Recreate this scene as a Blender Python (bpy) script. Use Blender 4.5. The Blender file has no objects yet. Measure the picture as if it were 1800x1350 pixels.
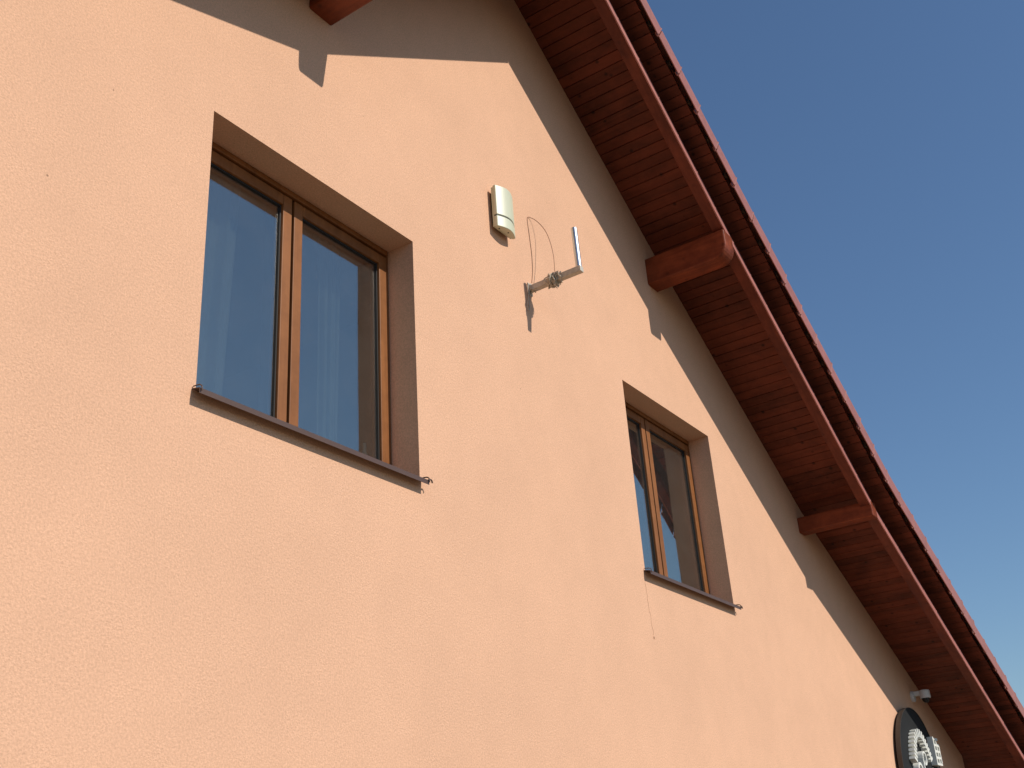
import bpy, bmesh, math, random
from mathutils import Vector, Matrix
random.seed(7)
# ---------------------------------------------------------------- camera, sky, sun, exposure
scn = bpy.context.scene
C = scn.collection
EYE = 1.6                      # camera height above the ground, wall plane is y = 0
cd = bpy.data.cameras.new("camera"); cam = bpy.data.objects.new("camera", cd); C.objects.link(cam)
R_ = Vector((0.56732078, -0.82096814, -0.06448599)); U_ = Vector((-0.32047729, -0.29223853, 0.90104991))
W_ = Vector((0.75857857, 0.49051804, 0.42889464))
M = Matrix((( R_.x, U_.x, -W_.x, 0), (R_.y, U_.y, -W_.y, -3.3), (R_.z, U_.z, -W_.z, EYE), (0, 0, 0, 1)))
cam.matrix_world = M
cd.sensor_width = 36.0; cd.lens = 38.43; cd.clip_start = 0.05; cd.clip_end = 2000
scn.camera = cam
SUN = Vector((0.10, -1.0, 0.77)).normalized()
el = math.asin(SUN.z)
world = bpy.data.worlds.new("World"); scn.world = world; world.use_nodes = True
nt = world.node_tree; nt.nodes.clear()
sky = nt.nodes.new("ShaderNodeTexSky"); sky.sky_type = 'NISHITA'; sky.sun_disc = False
sky.sun_elevation = el; sky.sun_rotation = math.atan2(SUN.x, SUN.y)
sky.air_density = 1.25; sky.dust_density = 0.15; sky.ozone_density = 6.0; sky.altitude = 200
bg = nt.nodes.new("ShaderNodeBackground"); bg.inputs[1].default_value = 0.103
ow = nt.nodes.new("ShaderNodeOutputWorld")
nt.links.new(sky.outputs[0], bg.inputs[0]); nt.links.new(bg.outputs[0], ow.inputs[0])
sl = bpy.data.lights.new("sun", 'SUN'); sl.energy = 3.95; sl.angle = math.radians(0.5); sl.color = (1.0, 0.93, 0.83)
so = bpy.data.objects.new("sun", sl); C.objects.link(so); so.rotation_euler = SUN.to_track_quat('Z', 'Y').to_euler()
so.location = (0, -10, 15)
scn.view_settings.view_transform = 'Standard'; scn.view_settings.look = 'None'
scn.view_settings.exposure = 0.0; scn.view_settings.gamma = 1.0
scn.render.resolution_x = 1024; scn.render.resolution_y = 768

# ---------------------------------------------------------------- helpers
def tag(o, label=None, cat=None, group=None, kind=None):
    if label: o['label'] = label
    if cat: o['category'] = cat
    if group: o['group'] = group
    if kind: o['kind'] = kind
    return o
def empty(name, loc, label, cat, group=None):
    o = bpy.data.objects.new(name, None); C.objects.link(o); o.location = loc; o.empty_display_size = .1
    return tag(o, label, cat, group)
def obj(name, bm, mat, parent=None, smooth=False, recalc=True, bevel=0.0, segs=2):
    if recalc: bmesh.ops.recalc_face_normals(bm, faces=bm.faces[:])
    me = bpy.data.meshes.new(name); bm.to_mesh(me); bm.free()
    o = bpy.data.objects.new(name, me); C.objects.link(o)
    for m in (mat if isinstance(mat, (list, tuple)) else [mat]): me.materials.append(m)
    if smooth:
        for p in me.polygons: p.use_smooth = True
    if parent:
        o.parent = parent
        q = parent; off = Vector()
        while q: off += q.location; q = q.parent
        o.data.transform(Matrix.Translation(-off))
    if bevel:
        b = o.modifiers.new("bevel", 'BEVEL'); b.width = bevel; b.segments = segs; b.limit_method = 'ANGLE'; b.angle_limit = math.radians(35)
    return o
def box(bm, x0, x1, y0, y1, z0, z1, mi=0):
    v = [bm.verts.new(p) for p in ((x0,y0,z0),(x1,y0,z0),(x1,y1,z0),(x0,y1,z0),(x0,y0,z1),(x1,y0,z1),(x1,y1,z1),(x0,y1,z1))]
    for f in ((0,3,2,1),(4,5,6,7),(0,1,5,4),(1,2,6,5),(2,3,7,6),(3,0,4,7)):
        bm.faces.new([v[i] for i in f]).material_index = mi
    return v
def prism(bm, poly, axis, a, b):
    """extrude a closed 2D outline between a and b along an axis ('x': poly=(y,z), 'y': poly=(x,z))"""
    def P(p, t): return (t, p[0], p[1]) if axis == 'x' else (p[0], t, p[1])
    v0 = [bm.verts.new(P(p, a)) for p in poly]; v1 = [bm.verts.new(P(p, b)) for p in poly]
    n = len(poly); bm.faces.new(v0); bm.faces.new(v1[::-1])
    for i in range(n): bm.faces.new((v0[i], v1[i], v1[(i+1) % n], v0[(i+1) % n]))
def tube(bm, pts, r, n=10, caps=True):
    pts = [Vector(p) for p in pts]; rings = []
    t0 = (pts[1]-pts[0]).normalized(); up = Vector((0,0,1)) if abs(t0.z) < .9 else Vector((1,0,0))
    a = t0.cross(up).normalized()
    for i, p in enumerate(pts):
        t = ((pts[min(i+1, len(pts)-1)] - pts[max(i-1, 0)])).normalized()
        a = (a - t*a.dot(t)).normalized(); b = t.cross(a)
        rr = r[i] if isinstance(r, (list, tuple)) else r
        rings.append([bm.verts.new(p + (a*math.cos(2*math.pi*k/n) + b*math.sin(2*math.pi*k/n))*rr) for k in range(n)])
    for i in range(len(rings)-1):
        for k in range(n): bm.faces.new((rings[i][k], rings[i][(k+1) % n], rings[i+1][(k+1) % n], rings[i+1][k]))
    if caps: bm.faces.new(rings[0][::-1]); bm.faces.new(rings[-1])
def smoothpath(pts, k=8):
    P = [Vector(p) for p in pts]; out = []
    for i in range(len(P)-1):
        p0 = P[max(i-1,0)]; p1 = P[i]; p2 = P[i+1]; p3 = P[min(i+2,len(P)-1)]
        for j in range(k):
            t = j/k
            out.append(.5*((2*p1) + (-p0+p2)*t + (2*p0-5*p1+4*p2-p3)*t*t + (-p0+3*p1-3*p2+p3)*t**3))
    out.append(P[-1]); return out
def lathe(bm, prof, cx, cy, axis='z', n=40):
    """prof: list of (r, h)"""
    rings = []
    for r, h in prof:
        ring = []
        for k in range(n):
            a = 2*math.pi*k/n
            if axis == 'z': p = (cx[0]+r*math.cos(a), cx[1]+r*math.sin(a), cy+h)
            else: p = (cx[0]+r*math.cos(a), cy+h, cx[1]+r*math.sin(a))
            ring.append(bm.verts.new(p))
        rings.append(ring)
    for i in range(len(rings)-1):
        for k in range(n): bm.faces.new((rings[i][k], rings[i][(k+1)%n], rings[i+1][(k+1)%n], rings[i+1][k]))
    bm.faces.new(rings[0][::-1]); bm.faces.new(rings[-1])

# ---------------------------------------------------------------- materials
def newmat(name):
    m = bpy.data.materials.new(name); m.use_nodes = True
    return m, m.node_tree, m.node_tree.nodes["Principled BSDF"]
def N(nt, t, **kw):
    n = nt.nodes.new(t)
    for k, v in kw.items():
        if k in n.inputs: n.inputs[k].default_value = v
        else: setattr(n, k, v)
    return n
def plain(name, col, rough=.5, metal=0., spec=.5, bump=0., scale=60., var=.12, stretch=(1,1,1)):
    m, nt, p = newmat(name); L = nt.links
    p.inputs['Roughness'].default_value = rough; p.inputs['Metallic'].default_value = metal
    p.inputs['Specular IOR Level'].default_value = spec
    tc = N(nt, "ShaderNodeTexCoord"); mp = N(nt, "ShaderNodeMapping"); mp.inputs['Scale'].default_value = stretch
    L.new(tc.outputs['Object'], mp.inputs[0])
    nz = N(nt, "ShaderNodeTexNoise", Scale=scale, Detail=4.0); L.new(mp.outputs[0], nz.inputs['Vector'])
    nz2 = N(nt, "ShaderNodeTexNoise", Scale=scale*.12, Detail=3.0); L.new(mp.outputs[0], nz2.inputs['Vector'])
    ad = N(nt, "ShaderNodeMath", operation='ADD'); L.new(nz.outputs[0], ad.inputs[0]); L.new(nz2.outputs[0], ad.inputs[1])
    mr = N(nt, "ShaderNodeMapRange"); mr.inputs['From Min'].default_value = .6; mr.inputs['From Max'].default_value = 1.4
    mr.inputs['To Min'].default_value = 1-var; mr.inputs['To Max'].default_value = 1+var
    L.new(ad.outputs[0], mr.inputs[0])
    mx = N(nt, "ShaderNodeMix", data_type='RGBA', blend_type='MULTIPLY'); mx.inputs[0].default_value = 1
    mx.inputs[6].default_value = (*col, 1); L.new(mr.outputs[0], mx.inputs[7]); L.new(mx.outputs[2], p.inputs['Base Color'])
    if bump:
        b = N(nt, "ShaderNodeBump", Strength=bump, Distance=.002); L.new(nz.outputs[0], b.inputs['Height']); L.new(b.outputs[0], p.inputs['Normal'])
    return m

def stucco():
    m, nt, p = newmat("stucco"); L = nt.links
    p.inputs['Roughness'].default_value = .95; p.inputs['Specular IOR Level'].default_value = .15
    tc = N(nt, "ShaderNodeTexCoord")
    fine = N(nt, "ShaderNodeTexNoise", Scale=190.0, Detail=3.0, Roughness=.6); L.new(tc.outputs['Object'], fine.inputs['Vector'])
    mid = N(nt, "ShaderNodeTexVoronoi", Scale=135.0); L.new(tc.outputs['Object'], mid.inputs['Vector'])
    grit = N(nt, "ShaderNodeTexNoise", Scale=105.0, Detail=4.0, Roughness=.65, Distortion=.25); L.new(tc.outputs['Object'], grit.inputs['Vector'])
    patch = N(nt, "ShaderNodeTexNoise", Scale=6.0, Detail=3.0, Roughness=.6); L.new(tc.outputs['Object'], patch.inputs['Vector'])
    big = N(nt, "ShaderNodeTexNoise", Scale=1.1, Detail=5.0, Roughness=.6); L.new(tc.outputs['Object'], big.inputs['Vector'])
    def rng(src, a, b, c, d):
        r = N(nt, "ShaderNodeMapRange"); r.inputs['From Min'].default_value = a; r.inputs['From Max'].default_value = b
        r.inputs['To Min'].default_value = c; r.inputs['To Max'].default_value = d; L.new(src, r.inputs[0]); return r.outputs[0]
    def mul(a, b, op='MULTIPLY'):
        q = N(nt, "ShaderNodeMath", operation=op); L.new(a, q.inputs[0]); L.new(b, q.inputs[1]); return q.outputs[0]
    f = mul(rng(grit.outputs[0], .32, .68, .84, 1.12), rng(big.outputs[0], .3, .7, .95, 1.04))
    f = mul(f, rng(patch.outputs[0], .3, .7, .97, 1.03))
    # sparse dark specks (insects, dirt)
    sv = N(nt, "ShaderNodeTexVoronoi", Scale=2.6); L.new(tc.outputs['Object'], sv.inputs['Vector'])
    sp = rng(sv.outputs['Distance'], .009, .016, .5, 1.0); f = mul(f, sp)
    mx = N(nt, "ShaderNodeMix", data_type='RGBA', blend_type='MULTIPLY'); mx.inputs[0].default_value = 1
    mx.inputs[6].default_value = (.725, .432, .280, 1); L.new(f, mx.inputs[7]); L.new(mx.outputs[2], p.inputs['Base Color'])
    h = mul(mul(fine.outputs[0], mid.outputs['Distance'], 'ADD'), mul(grit.outputs[0], grit.outputs[0], 'ADD'), 'ADD')
    # rougher and smoother trowelled areas
    st = rng(patch.outputs[0], .35, .65, .30, .95)
    b = N(nt, "ShaderNodeBump", Distance=.0012); L.new(st, b.inputs['Strength'])
    L.new(h, b.inputs['Height']); L.new(b.outputs[0], p.inputs['Normal'])
    return m

def wood(name, dark, light, stretch, rough=.45, board=None, knots=.5, bump=.25, coat=0.):
    """stained wood; grain runs along the axis that `stretch` makes small; board = (axis index, width, slope) varies tone per board"""
    m, nt, p = newmat(name); L = nt.links
    p.inputs['Roughness'].default_value = rough; p.inputs['Specular IOR Level'].default_value = .25
    if coat: p.inputs['Coat Weight'].default_value = coat; p.inputs['Coat Roughness'].default_value = .3
    tc = N(nt, "ShaderNodeTexCoord"); mp = N(nt, "ShaderNodeMapping"); mp.inputs['Scale'].default_value = stretch
    L.new(tc.outputs['Object'], mp.inputs[0])
    nz = N(nt, "ShaderNodeTexNoise", Scale=9.0, Detail=6.0, Roughness=.65, Distortion=1.2); L.new(mp.outputs[0], nz.inputs['Vector'])
    fine = N(nt, "ShaderNodeTexNoise", Scale=60.0, Detail=3.0); L.new(mp.outputs[0], fine.inputs['Vector'])
    blot = N(nt, "ShaderNodeTexNoise", Scale=5.5, Detail=6.0, Roughness=.7); L.new(tc.outputs['Object'], blot.inputs['Vector'])
    a = N(nt, "ShaderNodeMath", operation='ADD'); L.new(nz.outputs[0], a.inputs[0]); L.new(blot.outputs[0], a.inputs[1])
    fac = a.outputs[0]
    gi = N(nt, "ShaderNodeObjectInfo")
    if board:
        at = N(nt, "ShaderNodeAttribute", attribute_name="tone"); 
        a2 = N(nt, "ShaderNodeMath", operation='MULTIPLY_ADD'); L.new(at.outputs['Fac'], a2.inputs[0]); a2.inputs[1].default_value = .30; L.new(fac, a2.inputs[2]); fac = a2.outputs[0]
    mr = N(nt, "ShaderNodeMapRange"); mr.inputs['From Min'].default_value = .80; mr.inputs['From Max'].default_value = 1.38 if board else 1.22
    L.new(fac, mr.inputs[0])
    mx = N(nt, "ShaderNodeMix", data_type='RGBA'); mx.inputs[6].default_value = (*dark, 1); mx.inputs[7].default_value = (*light, 1)
    L.new(mr.outputs[0], mx.inputs[0]); col = mx.outputs[2]
    if knots:
        mk = N(nt, "ShaderNodeMapping"); s = [min(x*1.6, 1) if x < 1 else 1 for x in stretch]; mk.inputs['Scale'].default_value = (1,1,1)
        L.new(tc.outputs['Object'], mk.inputs[0])
        vo = N(nt, "ShaderNodeTexVoronoi", Scale=7.5); L.new(mk.outputs[0], vo.inputs['Vector'])
        r = N(nt, "ShaderNodeMapRange"); r.inputs['From Min'].default_value = .06; r.inputs['From Max'].default_value = .16
        r.inputs['To Min'].default_value = 1-knots; r.inputs['To Max'].default_value = 1.0; L.new(vo.outputs['Distance'], r.inputs[0])
        m2 = N(nt, "ShaderNodeMix", data_type='RGBA', blend_type='MULTIPLY'); m2.inputs[0].default_value = 1
        L.new(col, m2.inputs[6]); L.new(r.outputs[0], m2.inputs[7]); col = m2.outputs[2]
    L.new(col, p.inputs['Base Color'])
    b = N(nt, "ShaderNodeBump", Strength=bump, Distance=.002)
    q = N(nt, "ShaderNodeMath", operation='ADD'); L.new(nz.outputs[0], q.inputs[0]); L.new(fine.outputs[0], q.inputs[1])
    L.new(q.outputs[0], b.inputs['Height']); L.new(b.outputs[0], p.inputs['Normal'])
    return m

def glass_mat():
    m = bpy.data.materials.new("window_glass"); m.use_nodes = True; nt = m.node_tree; nt.nodes.clear(); L = nt.links
    out = N(nt, "ShaderNodeOutputMaterial"); gl = N(nt, "ShaderNodeBsdfGlossy", Roughness=.004); gl.inputs[0].default_value = (1, .98, .90, 1)
    tr = N(nt, "ShaderNodeBsdfTransparent"); tr.inputs[0].default_value = (.80, .83, .81, 1)
    df = N(nt, "ShaderNodeBsdfDiffuse"); df.inputs[0].default_value = (.5, .5, .5, 1)
    lw = N(nt, "ShaderNodeLayerWeight", Blend=.5)
    pw = N(nt, "ShaderNodeMath", operation='POWER'); pw.inputs[1].default_value = 4.0; L.new(lw.outputs['Facing'], pw.inputs[0])
    fr = N(nt, "ShaderNodeMath", operation='MULTIPLY_ADD'); fr.inputs[1].default_value = .8; fr.inputs[2].default_value = .235; L.new(pw.outputs[0], fr.inputs[0])
    tc = N(nt, "ShaderNodeTexCoord")
    nz = N(nt, "ShaderNodeTexNoise", Scale=1.6, Detail=1.0); L.new(tc.outputs['Object'], nz.inputs['Vector'])
    b = N(nt, "ShaderNodeBump", Strength=.05, Distance=.05); L.new(nz.outputs[0], b.inputs['Height']); L.new(b.outputs[0], gl.inputs['Normal'])
    mx = N(nt, "ShaderNodeMixShader"); L.new(fr.outputs[0], mx.inputs[0]); L.new(tr.outputs[0], mx.inputs[1]); L.new(gl.outputs[0], mx.inputs[2])
    # dust film and water marks
    dn = N(nt, "ShaderNodeTexNoise", Scale=5.0, Detail=6.0, Roughness=.7); L.new(tc.outputs['Object'], dn.inputs['Vector'])
    sv = N(nt, "ShaderNodeTexVoronoi", Scale=7.0); L.new(tc.outputs['Object'], sv.inputs['Vector'])
    r = N(nt, "ShaderNodeMapRange"); r.inputs['From Min'].default_value = .3; r.inputs['From Max'].default_value = .75
    r.inputs['To Min'].default_value = .010; r.inputs['To Max'].default_value = .030; L.new(dn.outputs[0], r.inputs[0])
    r2 = N(nt, "ShaderNodeMapRange"); r2.inputs['From Min'].default_value = .02; r2.inputs['From Max'].default_value = .05
    r2.inputs['To Min'].default_value = .12; r2.inputs['To Max'].default_value = 0; L.new(sv.outputs['Distance'], r2.inputs[0])
    ad = N(nt, "ShaderNodeMath", operation='ADD'); L.new(r.outputs[0], ad.inputs[0]); L.new(r2.outputs[0], ad.inputs[1])
    m2 = N(nt, "ShaderNodeMixShader"); L.new(ad.outputs[0], m2.inputs[0]); L.new(mx.outputs[0], m2.inputs[1]); L.new(df.outputs[0], m2.inputs[2])
    L.new(m2.outputs[0], out.inputs[0])
    return m

M_stucco = stucco()
M_soffit = wood("soffit_boards", (.074, .017, .009), (.200, .046, .023), (1, .10, 1), rough=.6, board=True, knots=.75, bump=.4)
M_purlin = wood("purlin_wood", (.14, .026, .009), (.28, .060, .021), (1, .12, 1), rough=.5, knots=.35, bump=.45)
M_rafter = wood("rafter_wood", (.09, .016, .008), (.18, .038, .018), (.14, 1, .25), rough=.5, knots=.3, bump=.3)
M_sunlit_edge = plain("painted_sunlit_edge", (.40, .15, .125), rough=.5, bump=.2, var=.2, scale=30)  # lightened rafter colour, sunlight painted onto the lower outer edge
M_web_shade = plain("painted_shade_wood", (.075, .022, .012), rough=.7, bump=.3)  # darkened rafter colour, shade under the boards painted in
M_frame = wood("golden_oak", (.195, .072, .021), (.30, .115, .036), (1, 1, .08), rough=.5, knots=0, bump=.1)
M_tile = plain("clay_tile", (.32, .108, .080), rough=.5, bump=.3, scale=45, var=.22)
M_tile_under = plain("tile_batten_wood", (.055, .035, .025), rough=.9, bump=.3)
M_sill = plain("brown_sheet_metal", (.095, .052, .036), rough=.42, bump=.08, scale=90, var=.12)
M_seal = plain("black_rubber", (.018, .014, .012), rough=.6, var=.1)
M_glass = glass_mat()
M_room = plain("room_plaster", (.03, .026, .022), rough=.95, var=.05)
M_cream = plain("cream_plastic", (.60, .61, .45), rough=.42, scale=8, var=.05)
M_slot = plain("dark_slot", (.025, .03, .022), rough=.6, var=.05)
M_galv = plain("galvanised_steel", (.62, .64, .66), rough=.3, metal=1., scale=50, var=.12, bump=.15)
M_dull = plain("weathered_steel", (.52, .48, .41), rough=.6, metal=.15, scale=60, var=.25, bump=.3)
M_cable = plain("cable_sheath", (.50, .44, .35), rough=.6, var=.2)
M_wire = plain("brown_wire", (.33, .165, .095), rough=.6, var=.2)
M_white = plain("white_plastic", (.72, .72, .72), rough=.45, var=.04)
M_black = plain("black_plastic", (.012, .012, .014), rough=.2, var=.04)
M_disc = plain("anthracite_sign", (.020, .021, .022), rough=.7, spec=.15, scale=12, var=.1)
M_rim = plain("bronze_rim", (.05, .038, .03), rough=.45, scale=20, var=.1)
M_letter = plain("white_acrylic", (.80, .80, .74), rough=.4, scale=15, var=.04)
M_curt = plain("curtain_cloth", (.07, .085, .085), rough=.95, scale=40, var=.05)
M_pave = plain("asphalt_ground", (.135, .105, .065), rough=.9, scale=3, var=.25, bump=.3)
M_bottle = plain("pale_bottle", (.62, .74, .68), rough=.35, var=.03)

# ---------------------------------------------------------------- ground
bm = bmesh.new(); v = [bm.verts.new(p) for p in ((-300,-300,0),(300,-300,0),(300,300,0),(-300,300,0))]; bm.faces.new(v)
tag(obj('ground', bm, M_pave), kind='structure')

# ---------------------------------------------------------------- roof line (underside of the boards in the wall plane)
PROF = [(-3.6, 2.62+EYE), (3.36, 5.035+EYE), (5.44, 6.425+EYE), (7.5, 4.985+EYE), (10.15, 3.289+EYE), (16.2, 3.289+EYE-.477*6.05)]
def zs(x):
    for (x0, z0), (x1, z1) in zip(PROF, PROF[1:]):
        if x <= x1: return z0 + (z1-z0)*(x-x0)/(x1-x0)
    return z1
house = empty('house', (5.4, 0, 0), 'peach rendered house gable with dark red wooden eaves and clay tiled roof', 'house')

# ---------------------------------------------------------------- walls with two window openings
W1 = (2.696, 4.165); W2 = (6.610, 8.084); ZB, ZT = 2.0+EYE, 3.457+EYE; DEP = .24
X0, X1, BACK = -3.2, 14.42, 9.0
bm = bmesh.new()
xs = sorted(set([X0, X1, *W1, *W2] + [p[0] for p in PROF if X0 < p[0] < X1]))
def quad(*ps): return bm.faces.new([bm.verts.new(p) for p in ps])
for a, b in zip(xs, xs[1:]):
    mid = (a+b)/2; inw = any(w[0] < mid < w[1] for w in (W1, W2))
    if inw:
        quad((a,0,-.05),(b,0,-.05),(b,0,ZB),(a,0,ZB)); quad((a,0,ZT),(b,0,ZT),(b,0,zs(b)+.012),(a,0,zs(a)+.012))
    else: quad((a,0,-.05),(b,0,-.05),(b,0,zs(b)+.012),(a,0,zs(a)+.012))
for w in (W1, W2):
    quad((w[0],0,ZB),(w[0],DEP,ZB),(w[0],DEP,ZT),(w[0],0,ZT)); quad((w[1],0,ZB),(w[1],DEP,ZB),(w[1],DEP,ZT),(w[1],0,ZT))
    quad((w[0],0,ZT),(w[1],0,ZT),(w[1],DEP,ZT),(w[0],DEP,ZT)); quad((w[0],0,ZB),(w[1],0,ZB),(w[1],DEP,ZB),(w[0],DEP,ZB))
quad((X1,0,-.05),(X1,BACK,-.05),(X1,BACK,zs(X1)+.012),(X1,0,zs(X1)+.012))
quad((X0,0,-.05),(X0,BACK,-.05),(X0,BACK,zs(X0)+.012),(X0,0,zs(X0)+.012))
for a, b in zip(xs, xs[1:]): quad((a,BACK,-.05),(b,BACK,-.05),(b,BACK,zs(b)+.012),(a,BACK,zs(a)+.012))
bmesh.ops.remove_doubles(bm, verts=bm.verts, dist=1e-4)
obj('wall', bm, M_stucco, house)

# ---------------------------------------------------------------- soffit: tongue and groove boards, grooves are real gaps
OVH = .846
bm = bmesh.new(); tl = bm.faces.layers.float.new('tone')
def boards(xa, xb, pitch=.0905):
    (za, zb) = (zs(xa), zs(xb)); L = math.hypot(xb-xa, zb-za); n = max(1, round(L/pitch)); ux, uz = (xb-xa)/L, (zb-za)/L
    nx, nz = (-uz, ux) if ux > 0 else (uz, -ux)
    for i in range(n):
        tone = random.random(); s0, s1 = i*L/n + .0015, (i+1)*L/n - .0015; c = .0035
        warp = random.uniform(-.0012, .0012)
        poly = [(s0, c), (s0+c, warp), (s1-c, warp), (s1, c), (s1, .019), (s0, .019)]
        pts = [(xa+ux*s+nx*h, za+uz*s+nz*h) for s, h in poly]
        k = len(bm.faces); prism(bm, pts, 'y', -OVH + random.uniform(-.004, .004), .0)
        bm.faces.ensure_lookup_table()
        for f in bm.faces[k:]: f[tl] = tone
boards(PROF[0][0]+.1, PROF[1][0]); boards(PROF[1][0], PROF[2][0]); boards(PROF[2][0], PROF[3][0]); boards(PROF[3][0], PROF[4][0]); boards(PROF[4][0], 15.55)
obj('soffit', bm, M_soffit, house)
# eave boards along the low right side, past the corner of the wall
bm = bmesh.new()
pts = [(14.425, zs(14.425)+.001), (15.55, zs(15.55)+.001), (15.55, zs(15.55)+.02), (14.425, zs(14.425)+.02)]
prism(bm, pts, 'y', 0.002, BACK); obj('eave_board', bm, M_soffit, house)
# dark roof deck above the boards
bm = bmesh.new()
lo = [(x, zs(x)+.024) for x in (PROF[0][0]+.1, PROF[1][0], PROF[2][0], PROF[3][0], PROF[4][0], 15.6)]
hi = [(x, z+.10) for x, z in lo]
for (a, b), (c, d) in zip(zip(lo, lo[1:]), zip(hi, hi[1:])):
    prism(bm, [a, b, d, c], 'y', -.80, BACK+.3)
bmesh.ops.remove_doubles(bm, verts=bm.verts, dist=1e-4)
obj('roof_deck', bm, M_tile_under, house)

# ---------------------------------------------------------------- fly rafters and purlins
def rafter(segs, y0=-.708, y1=-.62, h=.252):
    bm = bmesh.new()
    for a, b in segs:
        prism(bm, [(a, zs(a)-h), (b, zs(b)-h), (b, zs(b)-h+.078), (a, zs(a)-h+.078)], 'y', y0, y1)
    bmesh.ops.remove_doubles(bm, verts=bm.verts, dist=1e-4)
    r = obj('rafter', bm, M_rafter, house, bevel=.004)
    bm = bmesh.new()        # added strip in a lighter colour, standing in for sun on the lower edge
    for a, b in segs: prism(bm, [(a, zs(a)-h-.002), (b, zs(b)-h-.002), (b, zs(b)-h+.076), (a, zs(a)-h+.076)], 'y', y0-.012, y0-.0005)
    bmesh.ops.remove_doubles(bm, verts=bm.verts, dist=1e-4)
    obj('sunlit_edge', bm, M_sunlit_edge, r, bevel=.002)
    bm = bmesh.new()        # recessed upper web of the rafter, shade put into its darker colour
    for a, b in segs: prism(bm, [(a, zs(a)-h+.080), (b, zs(b)-h+.080), (b, zs(b)-.001), (a, zs(a)-.001)], 'y', y0+.052, y1+.004)
    bmesh.ops.remove_doubles(bm, verts=bm.verts, dist=1e-4)
    obj('web', bm, M_web_shade, r); return r
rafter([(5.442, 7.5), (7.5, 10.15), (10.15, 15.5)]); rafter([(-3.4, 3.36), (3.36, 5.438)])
def purlin(x0, x1, z0, z1, length, R, wob=0):
    """square beam with a rounded lower nose"""
    z0 += EYE; z1 += EYE; out = [(.02, z1), (-length, z1)]
    k = 8
    if R > .03: out.append((-length, z0+R))
    for i in range(1, k+1):
        a = math.pi/2*i/k; out.append((-(length-R) - R*math.cos(a), z0+R-R*math.sin(a)))
    out.append((.02, z0))
    bm = bmesh.new(); prism(bm, out, 'x', x0, x1)
    return obj('purlin', bm, M_purlin, house, bevel=.012, segs=2)
purlin(7.297, 7.474, 4.587, 4.835, .722, .125)
purlin(3.305, 3.485, 4.567, 4.815, .722, .125)
purlin(9.985, 10.13, 3.036, 3.185, .722, .012)

# ---------------------------------------------------------------- roof tiles
roof = bpy.data.objects.new('roof', None)
bm = bmesh.new()
def course_positions():
    xr = [6.138 - .279*i for i in range(3, 0, -1)] + [6.138 + .279*i for i in range(0, 15)]
    x = xr[-1] + .30; low = []
    while x < 15.7: low.append(x); x += .325
    return xr + low
XR = course_positions()
# wavy covering over the right slope, with a step at every course
def slope(xa, xb, nrm=+1):
    ny = 150; y0, y1 = -.845, BACK+.3
    for a, b in zip(xa, xa[1:]):
        za, zb = zs(a)+.16, zs(b)+.185
        rows = []
        for (x, z) in ((a, za-.0), (b, zb)):
            rows.append([bm.verts.new((x, y0+(y1-y0)*j/ny, z+.014*math.cos(2*math.pi*(y0+(y1-y0)*j/ny)/.15))) for j in range(ny+1)])
        rows.append([bm.verts.new((b, v.co.y, v.co.z-.03)) for v in rows[1]])
        for r in range(2):
            for j in range(ny): bm.faces.new((rows[r][j], rows[r+1][j], rows[r+1][j+1], rows[r][j+1]))
slope([5.44]+XR[1:], None)
XL = [5.44 - .285*i for i in range(0, 7)] + [3.36 - .33*i for i in range(1, 21)]
slope(XL, None)
roof_o = obj('roof', bm, M_tile, house, recalc=False)
# verge tiles: one lapped clay flap per course hanging over the gable edge
bm = bmesh.new()
YO = -.905
def verge(xa, xb, sgn=1):
    za, zb = zs(xa), zs(xb); L = math.hypot(xb-xa, zb-za); ux, uz = (xb-xa)/L, (zb-za)/L
    nx, nz = (-uz, ux) if ux > 0 else (uz, -ux)
    jy = random.uniform(-.003, .003); jn = random.uniform(-.003, .003); cosr = abs(ux)
    prof = []   # (y, height above board plane) outer face then rounded shoulder then back along the top
    b, t, r = -.045*cosr, .170*cosr, .045
    prof.append((YO, b)); prof.append((YO, t-r))
    for i in range(1, 6):
        a = math.pi/2*i/5; prof.append((YO+r-r*math.cos(a), t-r+r*math.sin(a)))
    prof.append((YO+.13, t-.004)); prof.append((YO+.13, t-.022)); prof.append((YO+r, t-.012)); prof.append((YO+.008, t-r)); prof.append((YO+.008, b))
    ends = []
    lap = .030
    for s, off, dy in ((-lap, -.016, .022), (.006, -.016, .022), (.0061, -.003, .002), (L-.014, .002, -.001), (L-.0139, .010, -.005), (L-.004, .010, -.005)):
        up = .045 if dy > .02 else 0      # the lapped tail is hidden behind the flap above it
        ends.append([bm.verts.new((xa+ux*s+nx*(hh+off+jn), y+dy+jy, za+uz*s+nz*(hh+off+jn))) for y, hh in [(y, max(h, b+up)) for y, h in prof]])
    n = len(prof)
    for e0, e1 in zip(ends, ends[1:]):
        for i in range(n): bm.faces.new((e0[i], e1[i], e1[(i+1)%n], e0[(i+1)%n]))
    bm.faces.new(ends[0][::-1]); bm.faces.new(ends[-1])
for a, b in zip([5.44]+XR[1:], XR[1:]): verge(a, b)
for a, b in zip(XL, XL[1:]): verge(a, b)
vt = obj('verge_tiles', bm, M_tile, roof_o, bevel=.003, segs=1)
for p in vt.data.polygons: p.use_smooth = False
# batten ends and tile lugs seen in the dark slot between boards and verge tiles
for x in XR[1:]:
    xx = x-.05; z = zs(xx); bm = bmesh.new(); box(bm, xx-.02, xx+.02, -.868, -.80, z+.030, z+.075); obj('batten', bm, M_tile_under, house)
# gutter along the right eave and fascia
bm = bmesh.new(); zf = zs(15.62)
box(bm, 15.57, 15.60, -.86, BACK, zf-.16, zf+.12); obj('fascia', bm, M_rafter, house)

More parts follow.
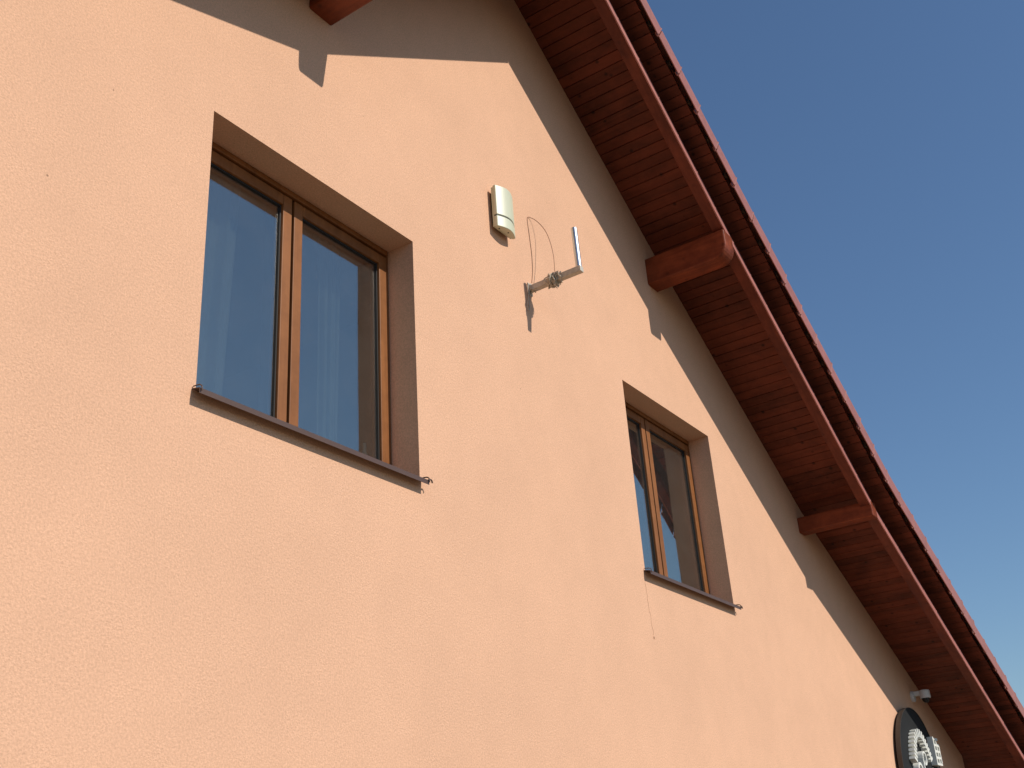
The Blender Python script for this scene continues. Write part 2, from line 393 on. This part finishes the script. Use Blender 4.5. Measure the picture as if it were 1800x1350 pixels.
# ---------------------------------------------------------------- windows
def make_window(w, off):
    x0, x1 = w; zb, zt = ZB, ZT; yf = .185; xc = (x0+x1)/2+off
    win = bpy.data.objects.new('window', None); C.objects.link(win); win.parent = house; win.location = (xc-5.4, 0, zb)
    bm = bmesh.new(); g = .003
    # outer frame
    fw = .028
    box(bm, x0+.002, x0+fw, yf-.010, yf+.085, zb, zt-.002); box(bm, x1-.014, x1-.002, yf-.002, yf+.085, zb, zt-.002)
    box(bm, x0+fw, x1-.014, yf-.010, yf+.085, zt-.034, zt-.0021); box(bm, x0+fw, x1-.014, yf+.012, yf+.085, zb+.0, zb+.05)
    obj('frame', bm, M_frame, win, bevel=.003)
    for (a, b) in ((x0+fw+.004, xc-.0085), (xc+.0085, x1-.016)):
        bm = bmesh.new(); s = .062; z0, z1 = zb+.055, zt-.042
        box(bm, a, a+s, yf, yf+.07, z0, z1); box(bm, b-s, b, yf, yf+.07, z0, z1)
        box(bm, a+s, b-s, yf+.0005, yf+.07, z1-s, z1); box(bm, a+s, b-s, yf+.0005, yf+.07, z0, z0+s)
        so_ = obj('sash', bm, M_frame, win, bevel=.004)
        bm = bmesh.new(); k = .009
        for q in ((a+s, a+s+k, z0+s, z1-s), (b-s-k, b-s, z0+s, z1-s), (a+s+k, b-s-k, z1-s-k, z1-s), (a+s+k, b-s-k, z0+s, z0+s+k)):
            box(bm, q[0], q[1], yf+.016, yf+.045, q[2], q[3])
        obj('seal', bm, M_seal, win)
        bm = bmesh.new(); box(bm, a+s+.001, b-s-.001, yf+.024, yf+.028, z0+s+.001, z1-s-.001)
        obj('pane', bm, M_glass, win)
    # dark meeting rebate between the sashes
    bm = bmesh.new(); box(bm, xc-.008, xc+.008, yf+.02, yf+.07, zb+.06, zt-.05); obj('rebate', bm, M_seal, win)
    # sheet metal sill with lip and turned up end caps
    bm = bmesh.new(); xl, xr = x0-.022, x1+.012
    poly = [(.22, zb+.045), (-.040, zb-.006), (-.052, zb-.010), (-.052, zb-.034), (-.049, zb-.034), (-.049, zb-.013), (-.040, zb-.010), (.22, zb+.041)]
    # inside the opening full depth, only the nose runs past the reveals
    prism(bm, poly, 'x', x0+.003, x1-.003)
    nose = [(-.003, zb+.001), (-.040, zb-.006), (-.052, zb-.010), (-.052, zb-.034), (-.049, zb-.034), (-.049, zb-.013), (-.040, zb-.010), (-.003, zb-.003)]
    prism(bm, nose, 'x', xl, x0+.003); prism(bm, nose, 'x', x1-.003, xr)
    obj('sill', bm, M_sill, win)
    for xe in (xl, xr):
        sgn = -1 if xe == xl else 1
        bm = bmesh.new()
        cap = smoothpath([(xe-sgn*.006, -.004, zb+.012), (xe-sgn*.006, -.03, zb+.010), (xe-sgn*.006, -.046, zb+.006), (xe-sgn*.006, -.058, zb-.006), (xe-sgn*.006, -.058, zb-.024)], 5)
        tube(bm, cap, .0035 if sgn > 0 else .0028, 8)
        if sgn > 0: tube(bm, smoothpath([(xe-sgn*.01, -.052, zb-.012), (xe+sgn*.010, -.053, zb-.004), (xe+sgn*.018, -.054, zb-.008), (xe+sgn*.023, -.054, zb-.020)], 5), .0042, 8)
        obj('end_cap', bm, M_sill, win, smooth=True)
    # plastered cavity round the frame and inner window board
    return win
make_window(W1, -.026); make_window(W2, -.06)

# hairline crack running down from the left end of the far sill
bm = bmesh.new(); q = []
for i in range(16):
    t = i/15; q.append((6.585+.035*t+random.uniform(-.008, .008), -.0006, ZB-.04-.40*t))
tube(bm, q, [.0008+.0006*random.random() for _ in q], 5); lathe(bm, [(.001, -.012), (.005, -.004), (.006, .004), (.001, .010)], (6.622, -.001), ZB-.455, n=8)
obj('crack', bm, plain("old_dirt", (.52, .31, .20), rough=.95), house)

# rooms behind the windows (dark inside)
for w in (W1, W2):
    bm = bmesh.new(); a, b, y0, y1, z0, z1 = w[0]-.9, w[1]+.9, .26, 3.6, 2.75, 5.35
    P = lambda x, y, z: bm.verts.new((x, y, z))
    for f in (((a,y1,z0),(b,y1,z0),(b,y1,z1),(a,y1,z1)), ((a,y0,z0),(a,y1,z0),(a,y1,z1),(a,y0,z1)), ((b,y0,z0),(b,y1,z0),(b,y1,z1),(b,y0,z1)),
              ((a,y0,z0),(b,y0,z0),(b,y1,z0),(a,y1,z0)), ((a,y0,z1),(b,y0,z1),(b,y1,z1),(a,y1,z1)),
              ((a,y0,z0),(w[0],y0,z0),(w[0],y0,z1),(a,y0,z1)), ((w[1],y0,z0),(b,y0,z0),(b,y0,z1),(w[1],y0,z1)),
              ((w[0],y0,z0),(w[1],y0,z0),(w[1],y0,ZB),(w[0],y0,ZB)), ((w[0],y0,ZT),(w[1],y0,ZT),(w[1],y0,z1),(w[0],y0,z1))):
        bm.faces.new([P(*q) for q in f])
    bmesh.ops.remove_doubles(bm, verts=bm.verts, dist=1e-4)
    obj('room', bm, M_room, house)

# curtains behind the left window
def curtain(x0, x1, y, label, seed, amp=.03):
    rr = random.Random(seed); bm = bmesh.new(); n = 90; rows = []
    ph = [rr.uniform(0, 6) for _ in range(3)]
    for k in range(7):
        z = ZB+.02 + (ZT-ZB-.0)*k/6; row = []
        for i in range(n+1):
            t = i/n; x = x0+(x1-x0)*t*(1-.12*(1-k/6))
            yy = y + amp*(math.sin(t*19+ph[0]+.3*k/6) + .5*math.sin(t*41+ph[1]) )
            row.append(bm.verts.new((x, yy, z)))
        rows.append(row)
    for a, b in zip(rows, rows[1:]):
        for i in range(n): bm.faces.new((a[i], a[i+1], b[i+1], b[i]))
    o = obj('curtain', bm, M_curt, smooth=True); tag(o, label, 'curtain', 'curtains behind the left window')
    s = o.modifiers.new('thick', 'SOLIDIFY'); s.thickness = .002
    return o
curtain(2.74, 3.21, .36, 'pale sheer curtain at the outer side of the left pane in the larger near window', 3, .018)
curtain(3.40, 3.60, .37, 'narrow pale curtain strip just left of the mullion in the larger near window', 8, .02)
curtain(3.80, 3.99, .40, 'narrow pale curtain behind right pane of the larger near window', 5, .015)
bm = bmesh.new(); lathe(bm, [(.012, 0), (.030, .004), (.032, .10), (.026, .15), (.011, .19), (.009, .235), (.0085, .24)], (4.085, .305), ZB+.03, n=20)
tag(obj('bottle', bm, M_bottle, smooth=True), 'small pale bottle standing inside the near window at its lower right corner', 'bottle')
bm = bmesh.new(); box(bm, W1[0]+.01, W1[1]-.01, .275, .42, ZB+.005, ZB+.03); obj('window_board', bm, M_white, house, bevel=.004)

# ---------------------------------------------------------------- alarm siren
si = empty('alarm_siren', (5.10, 0, 4.165+EYE), 'cream alarm siren box with rounded front and dark slot on the wall', 'alarm siren')
zc = EYE
def arc(x0, x1, yb, ys, yp, n=18):
    """outline seen from above: flat back, straight left side, bulging front falling to a thin right side"""
    pts = [(x0, yb), (x0, ys)]
    for i in range(1, n):
        t = i/n; pts.append((x0+(x1-x0)*t, ys + (yp-ys)*math.sin(math.pi*min(1, t*1.0))*1.0))
    pts += [(x1, ys), (x1, yb)]
    return pts
def stack(bm, outline, zlist):
    rings = [[bm.verts.new((x, y, z)) for x, y in outline] for z in zlist]
    n = len(outline)
    for a, b in zip(rings, rings[1:]):
        for i in range(n): bm.faces.new((a[i], a[(i+1)%n], b[(i+1)%n], b[i]))
    bm.faces.new(rings[0][::-1]); bm.faces.new(rings[-1])
zc = EYE-.035
sx0, sx1 = 4.975, 5.180
bm = bmesh.new(); box(bm, sx0+.03, sx1-.03, -.0215, .002, 4.05+zc, 4.28+zc); obj('spacer_box', bm, M_slot, si)
bm = bmesh.new(); stack(bm, [(sx0+.004, -.022), (sx0+.004, -.038), (sx1-.004, -.038), (sx1-.004, -.022)], [4.000+zc, 4.308+zc])
obj('back_plate', bm, M_cream, si, bevel=.003)
bm = bmesh.new(); stack(bm, arc(sx0, sx1, -.0385, -.060, -.092), [4.084+zc, 4.315+zc]); obj('cover', bm, M_cream, si, bevel=.004)
bm = bmesh.new(); stack(bm, arc(sx0+.002, sx1-.002, -.0385, -.057, -.088), [4.0745+zc, 4.0835+zc]); obj('slot', bm, M_slot, si)
bm = bmesh.new(); stack(bm, arc(sx0, sx1, -.0385, -.060, -.092), [3.993+zc, 4.074+zc]); obj('base_cover', bm, M_cream, si, bevel=.004)
for k, (x, y) in enumerate(((5.01, -.048), (5.09, -.064))):
    bm = bmesh.new(); lathe(bm, [(.004, -.003), (.005, 0)], (x, y), 3.9925+zc, n=12); obj('screw', bm, M_slot, si)

# ---------------------------------------------------------------- aerial bracket
ab = empty('aerial_bracket', (5.41, 0, 3.70+EYE), 'galvanised L shaped aerial bracket sticking out of the wall', 'bracket')
ax, az = 5.402, 3.690+EYE; aw = .021
bm = bmesh.new(); box(bm, ax-aw, ax+aw, -.41, -.004, az-aw, az+aw); obj('arm', bm, M_dull, ab, bevel=.004)
bm = bmesh.new(); box(bm, ax-.026, ax+.026, -.006, .004, az-.045, az+.045); obj('wall_plate', bm, M_dull, ab, bevel=.002)
for dz in (-.034, .034):
    bm = bmesh.new(); lathe(bm, [(.009, -.008), (.009, 0)], (ax, az+dz), -.006, axis='y', n=6); obj('bolt', bm, M_dull, ab)
bm = bmesh.new(); tube(bm, [(ax, -.388, az+aw-.002), (ax-.012, -.388, az+.315)], .0205, 24); obj('pole', bm, M_galv, ab, smooth=False, bevel=.002)
for p in ab.children[-1].data.polygons: p.use_smooth = len(p.vertices) == 4
# cable wound round the arm
bm = bmesh.new(); rr = random.Random(4)
def coil(yc, turns, rad, span, r, k=14, jit=.006):
    pts = []
    for i in range(int(turns*k)+1):
        a = 2*math.pi*i/k; t = i/(turns*k)
        pts.append((ax+(rad+rr.uniform(-jit, jit))*math.cos(a), yc+span*(t-.5)+rr.uniform(-jit, jit)+.018*math.sin(a*1.3), az+(rad+rr.uniform(-jit, jit))*math.sin(a)*1.05))
    return smoothpath(pts, 3)
tube(bm, coil(-.205, 8, .036, .085, .0035, jit=.010), .0034, 6)
tube(bm, coil(-.190, 6, .044, .045, .0035, jit=.012), .0034, 6)
tube(bm, smoothpath([(ax-.02, -.23, az+.03), (ax-.03, -.215, az-.01), (ax-.032, -.21, az-.05), (ax-.02, -.225, az-.085)], 5), .003, 6)
tube(bm, smoothpath([(ax-.03, -.25, az+.035), (ax-.035, -.21, az+.01), (ax-.03, -.18, az-.03)], 5), .003, 6)
wrap = obj('cable', bm, M_cable, smooth=True); tag(wrap, 'grey cable wound in a bundle around the middle of the aerial bracket arm', 'cable')
bm = bmesh.new()
pts = [(ax-.02, -.17, az-.02), (ax-.028, -.13, az-.035), (ax-.02, -.09, az-.045), (ax-.03, -.05, az-.030), (ax-.03, -.02, az-.02), (ax-.045, -.012, az-.09), (ax-.06, -.010, az-.15), (ax-.055, -.010, az-.175), (ax-.035, -.010, az-.168), (ax-.028, -.010, az-.10), (ax-.01, -.012, az-.04), (ax+.01, -.02, az+.02)]
tube(bm, smoothpath(pts, 5), .0030, 6)
tube(bm, smoothpath([(ax-.03, -.008, az+.035), (ax-.04, -.02, az+.01), (ax-.02, -.035, az-.02), (ax+.01, -.04, az-.032), (ax+.03, -.02, az-.01)], 5), .0032, 6)
lc = obj('cable', bm, M_cable, smooth=True); tag(lc, 'loose grey cable end hanging in a small loop at the foot of the aerial bracket', 'cable')
bm = bmesh.new()
def WP(x, z, o): return (x*(1-o/3.3), -o, (z)*(1-o/3.3)+EYE)
pts = [WP(5.439,3.761,.0026), WP(5.462,3.87,.0026), WP(5.469,3.987,.0026), WP(5.464,4.08,.0026), WP(5.457,4.166,.0026), WP(5.450,4.285,.0026), WP(5.500,4.315,.012), WP(5.585,4.326,.04), WP(5.678,4.302,.08), WP(5.735,4.234,.12), WP(5.765,4.129,.155), WP(5.762,4.015,.185), (ax+.005, -.205, az+.035)]
tube(bm, smoothpath(pts, 6), .0026, 6)
tag(obj('wire', bm, M_wire, smooth=True), 'thin brown wire arching from the wall to the aerial bracket arm', 'wire')

# ---------------------------------------------------------------- security camera
cx, cz = 12.74, 1.775+EYE
sc = empty('security_camera', (cx, 0, cz), 'small white security camera under the eaves above the round sign', 'camera')
bm = bmesh.new(); lathe(bm, [(.055, -.03), (.058, -.022), (.058, 0)], (cx, cz), 0, axis='y', n=28); obj('mount', bm, M_white, sc, bevel=.002)
bm = bmesh.new(); box(bm, cx-.03, cx+.03, -.12, -.03, cz+.000, cz+.05); obj('bracket', bm, M_white, sc, bevel=.008)
bm = bmesh.new(); lathe(bm, [(.052, -.035), (.056, -.03), (.056, .04), (.050, .052), (.03, .056)], (cx, -.145), cz, n=32); obj('housing', bm, M_white, sc)
bm = bmesh.new(); lathe(bm, [(.008, -.050), (.022, -.044), (.034, -.030), (.042, -.012), (.044, .0)], (cx, -.145), cz-.035, n=28); obj('lens_dome', bm, M_black, sc, smooth=True)

# ---------------------------------------------------------------- round sign
k = 1-.08/3.3; dx, dz_, DR = 12.595*k, .922*k+EYE, .707
sg = empty('round_sign', (dx, 0, dz_), 'large round dark grey sign with raised white lettering at the low end of the gable', 'sign')
bm = bmesh.new(); lathe(bm, [(DR-.006, -.072), (DR-.006, -.030)], (dx, dz_), 0, axis='y', n=96); obj('disc', bm, M_disc, sg)
bm = bmesh.new(); n = 96; rings = []
for r, y in ((DR-.005, -.030), (DR, -.030), (DR, -.078), (DR-.005, -.078)):
    rings.append([bm.verts.new((dx+r*math.cos(2*math.pi*i/n), y, dz_+r*math.sin(2*math.pi*i/n))) for i in range(n)])
for a in range(4):
    A, B = rings[a], rings[(a+1)%4]
    for i in range(n): bm.faces.new((A[i], A[(i+1)%n], B[(i+1)%n], B[i]))
obj('rim', bm, M_rim, sg)
# spacers between disc and wall
for i in range(6):
    a = math.pi/3*i; bm = bmesh.new(); lathe(bm, [(.02, -.031), (.02, .0)], (dx+.5*math.cos(a), dz_+.5*math.sin(a)), 0, axis='y', n=12)
    obj('spacer', bm, M_black, sg)
def slab(bm, cx, cz, w, h, ang, y0=-.135, y1=-.0735):
    c, s = math.cos(ang), math.sin(ang)
    prism(bm, [(cx+u*c-v*s, cz+u*s+v*c) for u, v in ((-w/2,-h/2),(w/2,-h/2),(w/2,h/2),(-w/2,h/2))], 'y', y0, y1)
def ring(bm, cx, cz, rx, rz, t, y0=-.135, y1=-.0735, a0=0, a1=2*math.pi, n=32):
    L = []
    full = abs(a1-a0-2*math.pi) < 1e-3
    for i in range(n + (0 if full else 1)):
        a = a0+(a1-a0)*i/n
        L.append([bm.verts.new((cx+(rx-q)*math.cos(a), y, cz+(rz-q)*math.sin(a))) for q, y in ((0,y0),(0,y1),(t,y1),(t,y0))])
    m = len(L)
    for i in range(m if full else m-1):
        A, B = L[i], L[(i+1)%m]
        for j in range(4): bm.faces.new((A[j], A[(j+1)%4], B[(j+1)%4], B[j]))
    if not full: bm.faces.new(L[0][::-1]); bm.faces.new(L[-1])
# serrated arch of small raised blocks
kk = 1-.12/3.3
ARCH = [(11.895,1.055),(11.915,1.095),(11.935,1.135),(11.955,1.175),(11.985,1.215),(12.015,1.255),(12.055,1.290),(12.105,1.318),(12.165,1.332),(12.225,1.330),(12.285,1.315),(12.330,1.285),(12.370,1.250),(12.405,1.212),(12.435,1.172),(12.462,1.132),(12.482,1.090)]
for i, (x, z) in enumerate(ARCH):
    nx_, nz_ = ARCH[min(i+1, len(ARCH)-1)][0]-ARCH[max(i-1, 0)][0], ARCH[min(i+1, len(ARCH)-1)][1]-ARCH[max(i-1, 0)][1]
    a = math.atan2(nz_, nx_)
    bm = bmesh.new(); slab(bm, x, z+EYE, .030, .085, a); obj('letter_block', bm, M_letter, sg, bevel=.002)
# two round letters and an upright one
bm = bmesh.new(); ring(bm, 12.225, 1.085+EYE, .070, .072, .022, a0=-math.pi*.62, a1=math.pi*1.05); slab(bm, 12.158, .99+EYE, .022, .20, 0); obj('letter', bm, M_letter, sg, bevel=.002)
bm = bmesh.new(); ring(bm, 12.00, .955+EYE, .085, .08, .028); obj('letter', bm, M_letter, sg, bevel=.002)
bm = bmesh.new()
slab(bm, 12.70, 1.19+EYE, .030, .29, -.06); slab(bm, 12.80, 1.19+EYE, .026, .25, -.06); slab(bm, 12.885, 1.17+EYE, .026, .20, -.06)
for q in (1.315, 1.25, 1.185, 1.12, 1.055): slab(bm, 12.79, q+EYE, .20, .024, .0, y0=-.134, y1=-.0738)
obj('letter', bm, M_letter, sg)
bm = bmesh.new(); ring(bm, 12.46, .90+EYE, .09, .10, .028); obj('letter', bm, M_letter, sg, bevel=.002)
for x in (12.02, 12.20, 12.38, 12.56):
    bm = bmesh.new(); ring(bm, x, .66+EYE, .07, .085, .024); obj('letter', bm, M_letter, sg, bevel=.002)
